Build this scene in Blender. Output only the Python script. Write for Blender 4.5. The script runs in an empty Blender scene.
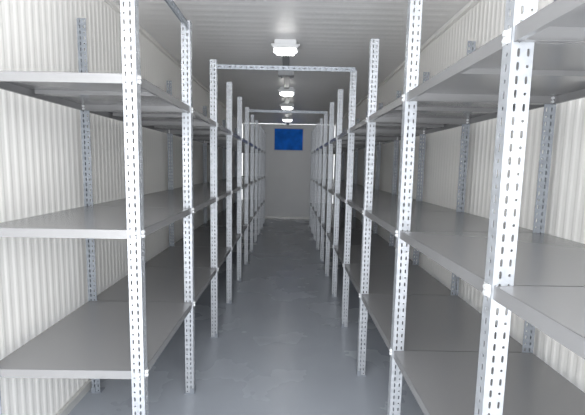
import bpy, bmesh, math
from mathutils import Matrix, Vector
S=bpy.context.scene
S.view_settings.view_transform='Standard'
S.view_settings.exposure=0.0
S.view_settings.gamma=1.08

# ---------------- dimensions
H_CAM=1.41
XL,XR=-1.235,1.19            # side walls (inner face)
Y0,Y1=-0.35,10.0
ZC=2.5
PH=2.2                      # post height
LF,LB=-0.565,-1.185          # left rack front / back
RF,RB=0.495,1.14
LY=[1.42+0.765*i for i in range(11)]
RY=[0.10+0.77*i for i in range(12)]
LEVELS={'L':[0.585,1.155,1.735],'R':[0.575,1.135,1.73]}

# ---------------- materials
def mat(name,col,rough=0.5,metal=0.0,noise=0.0,nscale=8,spec=0.5,bump=0.0,emit=None,es=0,stretch=(1,1,1),rvar=0.0):
    m=bpy.data.materials.new(name); m.use_nodes=True
    nt=m.node_tree; b=nt.nodes['Principled BSDF']
    b.inputs['Roughness'].default_value=rough
    b.inputs['Metallic'].default_value=metal
    b.inputs['Specular IOR Level'].default_value=spec
    b.inputs['Base Color'].default_value=(*col,1)
    if noise or bump or rvar:
        tc=nt.nodes.new('ShaderNodeTexCoord'); mp=nt.nodes.new('ShaderNodeMapping')
        mp.inputs['Scale'].default_value=stretch
        nt.links.new(tc.outputs['Object'],mp.inputs['Vector'])
        n=nt.nodes.new('ShaderNodeTexNoise'); n.inputs['Scale'].default_value=nscale; n.inputs['Detail'].default_value=4
        nt.links.new(mp.outputs['Vector'],n.inputs['Vector'])
        if noise:
            r=nt.nodes.new('ShaderNodeValToRGB')
            r.color_ramp.elements[0].position=0.3; r.color_ramp.elements[1].position=0.7
            r.color_ramp.elements[0].color=(*[c*(1-noise) for c in col],1)
            r.color_ramp.elements[1].color=(*[min(1,c*(1+noise)) for c in col],1)
            nt.links.new(n.outputs['Fac'],r.inputs['Fac']); nt.links.new(r.outputs['Color'],b.inputs['Base Color'])
        if rvar:
            mr=nt.nodes.new('ShaderNodeMapRange'); mr.inputs['To Min'].default_value=rough-rvar; mr.inputs['To Max'].default_value=rough+rvar
            nt.links.new(n.outputs['Fac'],mr.inputs['Value']); nt.links.new(mr.outputs['Result'],b.inputs['Roughness'])
        if bump:
            bp=nt.nodes.new('ShaderNodeBump'); bp.inputs['Strength'].default_value=bump; bp.inputs['Distance'].default_value=0.01
            nt.links.new(n.outputs['Fac'],bp.inputs['Height']); nt.links.new(bp.outputs['Normal'],b.inputs['Normal'])
    if emit:
        b.inputs['Emission Color'].default_value=(*emit,1); b.inputs['Emission Strength'].default_value=es
    return m
M_wall=mat('wall_panel_cream',(0.90,0.885,0.85),0.5,noise=0.01,nscale=2)
M_back=mat('wall_panel_back',(0.90,0.91,0.92),0.5,noise=0.01,nscale=3)
M_ceil=mat('ceiling_panel',(0.85,0.84,0.83),0.4,noise=0.02,nscale=2)
M_floor=mat('floor_blue_grey',(0.315,0.34,0.38),0.27,noise=0.07,nscale=1.6,rvar=0.04)
M_galv=mat('galvanised_steel',(0.43,0.45,0.48),0.42,metal=0.5,noise=0.14,nscale=30)
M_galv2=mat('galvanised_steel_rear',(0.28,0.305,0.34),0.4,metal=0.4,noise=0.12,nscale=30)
M_shelf=mat('shelf_grey_steel',(0.265,0.265,0.268),0.25,metal=0.3,noise=0.015,nscale=1.5)
M_bolt=mat('bolt_zinc',(0.8,0.81,0.82),0.3,metal=0.4)
M_foot=mat('foot_grey_plastic',(0.20,0.22,0.25),0.5)
M_white=mat('lamp_housing_white',(0.75,0.76,0.77),0.4)
M_glass=mat('lamp_glass',(0.9,0.93,0.95),0.2,emit=(1.0,0.98,0.95),es=22)
M_cond=mat('conduit_grey',(0.30,0.31,0.32),0.5)
M_blue=mat('blue_pane',(0.008,0.11,0.52),0.6,noise=0.5,nscale=4,spec=0.15,emit=(0.0,0.12,0.60),es=0.12)  # pane is no lamp; faint glow added to brighten its blue
M_trim=mat('trim_aluminium',(0.6,0.6,0.58),0.4,metal=0.3)

# ---------------- helpers
def obj(name,bm,mats,parent=None,loc=(0,0,0),smooth=False):
    me=bpy.data.meshes.new(name); bm.to_mesh(me); bm.free()
    for m in (mats if isinstance(mats,list) else [mats]): me.materials.append(m)
    if smooth:
        for p in me.polygons: p.use_smooth=True
    o=bpy.data.objects.new(name,me); S.collection.objects.link(o); o.location=loc
    if parent: o.parent=parent
    return o
def inst(name,me,loc,parent=None,rot=0):
    o=bpy.data.objects.new(name,me); S.collection.objects.link(o); o.location=loc; o.rotation_euler=(0,0,rot)
    if parent: o.parent=parent
    return o
def box(bm,x0,x1,y0,y1,z0,z1,mi=0,bev=0):
    r=bmesh.ops.create_cube(bm,size=1,matrix=Matrix.Translation(((x0+x1)/2,(y0+y1)/2,(z0+z1)/2))@Matrix.Diagonal((abs(x1-x0),abs(y1-y0),abs(z1-z0),1)))
    vs=r['verts']
    fs={f for v in vs for f in v.link_faces}
    for f in fs: f.material_index=mi
    if bev:
        es=list({e for v in vs for e in v.link_edges})
        bmesh.ops.bevel(bm,geom=es,offset=bev,segments=3,affect='EDGES',clamp_overlap=True)
def cyl(bm,p,axis,r,l,seg=12,mi=0):
    R={'x':Matrix.Rotation(math.pi/2,4,'Y'),'y':Matrix.Rotation(math.pi/2,4,'X'),'z':Matrix.Identity(4)}[axis]
    r_=bmesh.ops.create_cone(bm,cap_ends=True,segments=seg,radius1=r,radius2=r,depth=l,matrix=Matrix.Translation(p)@R)
    for f in {f for v in r_['verts'] for f in v.link_faces}: f.material_index=mi

def perf(bm,width,length,cols,pitch,fn,thick,pat=0):
    n=int(round(length/pitch)); p=length/n
    for (u0,u1,pats) in cols:
        uc=(u0+u1)/2
        for i in range(n):
            v0=i*p; vc=v0+p/2
            a,b=pats[i%len(pats)]
            outer=[(u1,vc),(u1,v0+p),(uc,v0+p),(u0,v0+p),(u0,vc),(u0,v0),(uc,v0),(u1,v0)]
            s=0.82
            inner=[(uc+a,vc),(uc+a*s,vc+b*s),(uc,vc+b),(uc-a*s,vc+b*s),(uc-a,vc),(uc-a*s,vc-b*s),(uc,vc-b),(uc+a*s,vc-b*s)]
            vo=[[bm.verts.new(fn(*q,t)) for q in outer] for t in (0,thick)]
            vi=[[bm.verts.new(fn(*q,t)) for q in inner] for t in (0,thick)]
            for k in range(8):
                j=(k+1)%8
                bm.faces.new((vo[0][k],vo[0][j],vi[0][j],vi[0][k]))
                bm.faces.new((vo[1][k],vi[1][k],vi[1][j],vo[1][j]))
                bm.faces.new((vi[0][k],vi[0][j],vi[1][j],vi[1][k]))
    U0=min(c[0] for c in cols); U1=max(c[1] for c in cols)
    for (u) in (U0,U1):
        q=[bm.verts.new(fn(u,0,0)),bm.verts.new(fn(u,length,0)),bm.verts.new(fn(u,length,thick)),bm.verts.new(fn(u,0,thick))]
        bm.faces.new(q)
    for v in (0,length):
        q=[bm.verts.new(fn(U0,v,0)),bm.verts.new(fn(U1,v,0)),bm.verts.new(fn(U1,v,thick)),bm.verts.new(fn(U0,v,thick))]
        bm.faces.new(q)
WA,WB,T=0.048,0.037,0.0025
def post_mesh(name,s,h,material,foot=True):
    """corner at origin; camera-facing flange goes s*x, other goes +y"""
    bm=bmesh.new()
    perf(bm,WA,h,[(0,0.004,[(0.0001,0.0001)]),(0.004,0.025,[(0.0036,0.0098)]),(0.025,WA,[(0.0034,0.0036),(0.0034,0.0092)])],0.03,
         lambda u,v,t:(s*u,-t,v),T)
    perf(bm,WB,h,[(0,WB,[(0.0048,0.0095),(0.0048,0.0048)])],0.03,
         lambda u,v,t:(-s*t,u-T,v),T)
    bmesh.ops.remove_doubles(bm,verts=bm.verts,dist=0.00002)
    bmesh.ops.recalc_face_normals(bm,faces=bm.faces)
    if foot:
        box(bm,min(-s*0.006,s*0.055),max(-s*0.006,s*0.055),-0.008,0.043,0,0.006,1)
        box(bm,min(-s*0.005,s*0.02),max(-s*0.005,s*0.02),-0.007,0.03,0.006,0.035,1)
    me=bpy.data.meshes.new(name); bm.to_mesh(me); bm.free()
    me.materials.append(material); me.materials.append(M_foot)
    return me
PA=post_mesh('post_angle_r',1,PH,M_galv); PB=post_mesh('post_angle_l',-1,PH,M_galv)
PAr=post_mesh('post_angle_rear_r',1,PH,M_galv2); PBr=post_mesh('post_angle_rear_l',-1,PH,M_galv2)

def shelf_mesh(name,w,d):
    bm=bmesh.new(); lip=0.034; t=0.0012
    box(bm,0,w,0,d,-t,0)
    box(bm,0,w,0,t,-lip,0); box(bm,0,w,d-t,d,-lip,0)
    box(bm,0,t,0,d,-lip,0); box(bm,w-t,w,0,d,-lip,0)
    box(bm,0,w,0,0.014,-lip-t,-lip); box(bm,0,w,d-0.014,d,-lip-t,-lip)
    box(bm,0,0.014,0,d,-lip-t,-lip); box(bm,w-0.014,w,0,d,-lip-t,-lip)
    yc=d/2
    box(bm,0.015,w-0.015,yc-0.03,yc+0.03,-0.018,-t)
    me=bpy.data.meshes.new(name); bm.to_mesh(me); bm.free(); me.materials.append(M_shelf); return me

def rack(side,F,B,YS):
    e=bpy.data.objects.new('shelving_rack',None); S.collection.objects.link(e); e.location=((F+B)/2,YS[0],0)
    off=Vector((-(F+B)/2,-YS[0],0))
    s=1 if side=='R' else -1
    bay=YS[1]-YS[0]; w=abs(B-F)-0.004
    sm=shelf_mesh('shelf_tray_'+side,w,bay-0.006)
    x0=min(F,B)+0.002
    for i,y in enumerate(YS):
        last=(i==len(YS)-1)
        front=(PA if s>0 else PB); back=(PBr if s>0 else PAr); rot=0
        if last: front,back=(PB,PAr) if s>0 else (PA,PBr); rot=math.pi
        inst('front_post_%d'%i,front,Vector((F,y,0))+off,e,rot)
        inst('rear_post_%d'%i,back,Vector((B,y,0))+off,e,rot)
    for i in range(len(YS)-1):
        for k,z in enumerate(LEVELS[side]):
            inst('shelf_%d_%d'%(i,k),sm,Vector((x0,YS[i]+0.003,z))+off,e)
    bm=bmesh.new()
    for i,y in enumerate(YS):
        for z in LEVELS[side]:
            for dz in (-0.010,-0.026):
                cyl(bm,Vector((F-s*0.006,y+0.02,z+dz))+off,'x',0.0065,0.009,6)
                cyl(bm,Vector((F+s*0.018,y-0.006,z+dz))+off,'y',0.0065,0.009,6)
                cyl(bm,Vector((B-s*0.018,y-0.006,z+dz))+off,'y',0.0065,0.009,6)
            xo=F-s*(T+0.0006)
            vs=[Vector((xo,y+0.036,z-0.002)),Vector((xo,y+0.036,z-0.034)),Vector((xo,y+0.002,z-0.034)),Vector((xo,y+0.002,z-0.002))]
            bm.faces.new([bm.verts.new(v+off) for v in vs])
    obj('bolts',bm,M_bolt,e)
    return e,off
rl,offl=rack('L',LF,LB,LY)
rr,offr=rack('R',RF,RB,RY)

def angle_bar(name,p0,L,axis,parent=None,material=M_galv,w1=0.04,w2=0.04):
    bm=bmesh.new()
    h=(0.0045,0.0115); g=(0.0045,0.0045)
    if axis=='y':
        perf(bm,w1,L,[(0,w1,[h,g])],0.04,lambda u,v,t:(-t,v,-u),T)
        perf(bm,w2,L,[(0,w2,[h,g])],0.04,lambda u,v,t:(-u,v,-t),T)
    else:
        perf(bm,w1,L,[(0,w1,[(0.004,0.0115),(0.004,0.0045)])],0.04,lambda u,v,t:(v,-t,-u),T)
        perf(bm,w2,L,[(0,w2,[h,g])],0.04,lambda u,v,t:(v,u,-t),T)
    bmesh.ops.recalc_face_normals(bm,faces=bm.faces)
    return obj(name,bm,material,parent,p0)
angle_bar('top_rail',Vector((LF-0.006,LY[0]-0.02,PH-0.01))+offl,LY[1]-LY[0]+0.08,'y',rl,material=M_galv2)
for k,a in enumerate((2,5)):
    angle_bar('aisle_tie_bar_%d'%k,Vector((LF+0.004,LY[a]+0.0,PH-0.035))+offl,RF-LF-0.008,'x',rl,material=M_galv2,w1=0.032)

# ---------------- room shell
def ribbed(name,length,height,fn,m,pitch=0.05,depth=0.004):
    bm=bmesh.new(); prof=[]; u=0
    while u<length:
        d=depth
        prof+= [(u,0),(u+pitch*0.35,0),(u+pitch*0.55,d),(u+pitch*0.80,d)]
        u+=pitch
    prof.append((length,0)); prof=[(min(a,length),b) for a,b in prof]
    lo=[bm.verts.new(fn(a,b,0)) for a,b in prof]; hi=[bm.verts.new(fn(a,b,height)) for a,b in prof]
    for i in range(len(prof)-1):
        if (lo[i].co-lo[i+1].co).length>1e-5: bm.faces.new((lo[i],lo[i+1],hi[i+1],hi[i]))
    ext=[(0,-0.08),(length,-0.08)]
    b0=[bm.verts.new(fn(a,b,0)) for a,b in ext]; b1=[bm.verts.new(fn(a,b,height)) for a,b in ext]
    bm.faces.new((b0[0],b0[1],b1[1],b1[0]))
    bm.faces.new((lo[0],hi[0],b1[0],b0[0])); bm.faces.new((lo[-1],hi[-1],b1[1],b0[1]))
    return obj(name,bm,m)
L=Y1-Y0
ribbed('wall_left',L,ZC,lambda a,b,h:(XL-0.005+b,Y0+a,h),M_wall,depth=0.0018)
ribbed('wall_right',L,ZC,lambda a,b,h:(XR+0.005-b,Y0+a,h),M_wall,depth=0.0018)
ribbed('ceiling',L,XR-XL,lambda a,b,h:(XL+h,Y0+a,ZC+0.003-b),M_ceil,pitch=0.1,depth=0.0009)
ribbed('wall_back',XR-XL,ZC,lambda a,b,h:(XL+a,Y1+0.003-b,h),M_back,depth=0.0015)
bm=bmesh.new(); box(bm,XL-0.08,XR+0.08,Y0-0.2,Y1+0.08,-0.1,0); obj('floor',bm,M_floor)
bm=bmesh.new(); box(bm,XL,XL+0.02,Y0,Y1,0,0.05); obj('baseboard_left',bm,M_trim)
bm=bmesh.new(); box(bm,XR-0.02,XR,Y0,Y1,0,0.05); obj('baseboard_right',bm,M_trim)
bm=bmesh.new(); box(bm,XL+0.02,XR-0.02,Y1-0.02,Y1,0,0.06); obj('baseboard_back',bm,M_trim)
bm=bmesh.new(); box(bm,XL,XL+0.03,Y0,Y1,ZC-0.03,ZC); obj('trim_1',bm,M_wall)
bm=bmesh.new(); box(bm,XR-0.03,XR,Y0,Y1,ZC-0.03,ZC); obj('trim_2',bm,M_wall)

we=bpy.data.objects.new('window_1',None); S.collection.objects.link(we); we.location=(-0.02,Y1,2.10)
bm=bmesh.new(); box(bm,-0.38,0.38,-0.03,-0.012,-0.285,0.285); obj('blue_pane',bm,M_blue,we)
bm=bmesh.new()
for a in (-1,1):
    box(bm,a*0.38-0.010,a*0.38+0.010,-0.04,0,-0.295,0.295); box(bm,-0.39,0.39,-0.04,0,a*0.285-0.010,a*0.285+0.010)
obj('frame',bm,M_white,we)

# ---------------- ceiling lamps (bulkhead type)
for i,y in enumerate((1.3,3.45,5.4,6.7,8.5)):  # nearest lamp is out of view, added to light the front more evenly
    e=bpy.data.objects.new('ceiling_lamp',None); S.collection.objects.link(e); e.location=(-0.05,y,ZC)
    bm=bmesh.new()
    box(bm,-0.095,0.095,-0.07,0.07,-0.045,0,0,0.006)
    box(bm,-0.11,0.11,-0.085,0.085,-0.075,-0.043,0,0.006)
    for sx in (-1,1):
        cyl(bm,Vector((sx*0.11,0,-0.028)),'x',0.012,0.03,10)
        box(bm,sx*0.098-0.008,sx*0.098+0.008,-0.012,0.012,-0.10,-0.07,0,0.002)
    obj('housing',bm,M_white,e)
    bm=bmesh.new(); box(bm,-0.082,0.082,-0.055,0.055,-0.104,-0.072,0,0.008); obj('glass_cover',bm,M_glass,e)
    bm=bmesh.new()
    for sx in (-0.055,0,0.055):
        path=[(-0.062,-0.072),(-0.062,-0.100),(-0.05,-0.111),(0.05,-0.111),(0.062,-0.100),(0.062,-0.072)]
        for (a,b),(c,d_) in zip(path,path[1:]):
            p=Vector((sx,a,b)); q=Vector((sx,c,d_)); d=q-p
            bmesh.ops.create_cone(bm,cap_ends=True,segments=6,radius1=0.003,radius2=0.003,depth=d.length,matrix=Matrix.Translation((p+q)/2)@d.to_track_quat('Z','Y').to_matrix().to_4x4())
    obj('guard_cage',bm,M_cond,e)
bm=bmesh.new(); box(bm,-0.035,0.035,-(Y1-3.6)/2,(Y1-3.6)/2,-0.03,0,0,0.004); obj('ceiling_conduit',bm,M_cond,None,(-0.05,(Y1+3.55)/2,ZC))
bm=bmesh.new(); box(bm,-0.09,0.09,-0.06,0.06,-0.08,0,0,0.006); cyl(bm,Vector((0.05,0,-0.09)),'z',0.01,0.02); cyl(bm,Vector((-0.05,0,-0.09)),'z',0.01,0.02)
obj('junction_box',bm,M_cond,None,(-0.05,4.4,ZC))

# ---------------- light
w=bpy.data.worlds.new('daylight'); S.world=w; w.use_nodes=True
bg=w.node_tree.nodes['Background']; bg.inputs['Color'].default_value=(0.94,0.965,1.0,1); bg.inputs['Strength'].default_value=6.8
pl=bpy.data.lights.new('door_portal','AREA'); pl.shape='RECTANGLE'; pl.size=2.4; pl.size_y=2.5
po=bpy.data.objects.new('door_portal',pl); S.collection.objects.link(po); po.location=((XL+XR)/2,Y0-0.02,ZC/2); po.rotation_euler=(math.pi/2,0,0)
pl.cycles.is_portal=True

# ---------------- camera
cd=bpy.data.cameras.new('camera'); co=bpy.data.objects.new('camera',cd); S.collection.objects.link(co); S.camera=co
cd.sensor_width=36; cd.lens=375/585*36; cd.clip_start=0.02
R=Matrix.Rotation(math.radians(-0.66),4,'Z')@Matrix.Rotation(math.radians(90-6.3),4,'X')@Matrix.Rotation(math.radians(1.1),4,'Z')
co.matrix_world=Matrix.Translation((0,0,H_CAM))@R
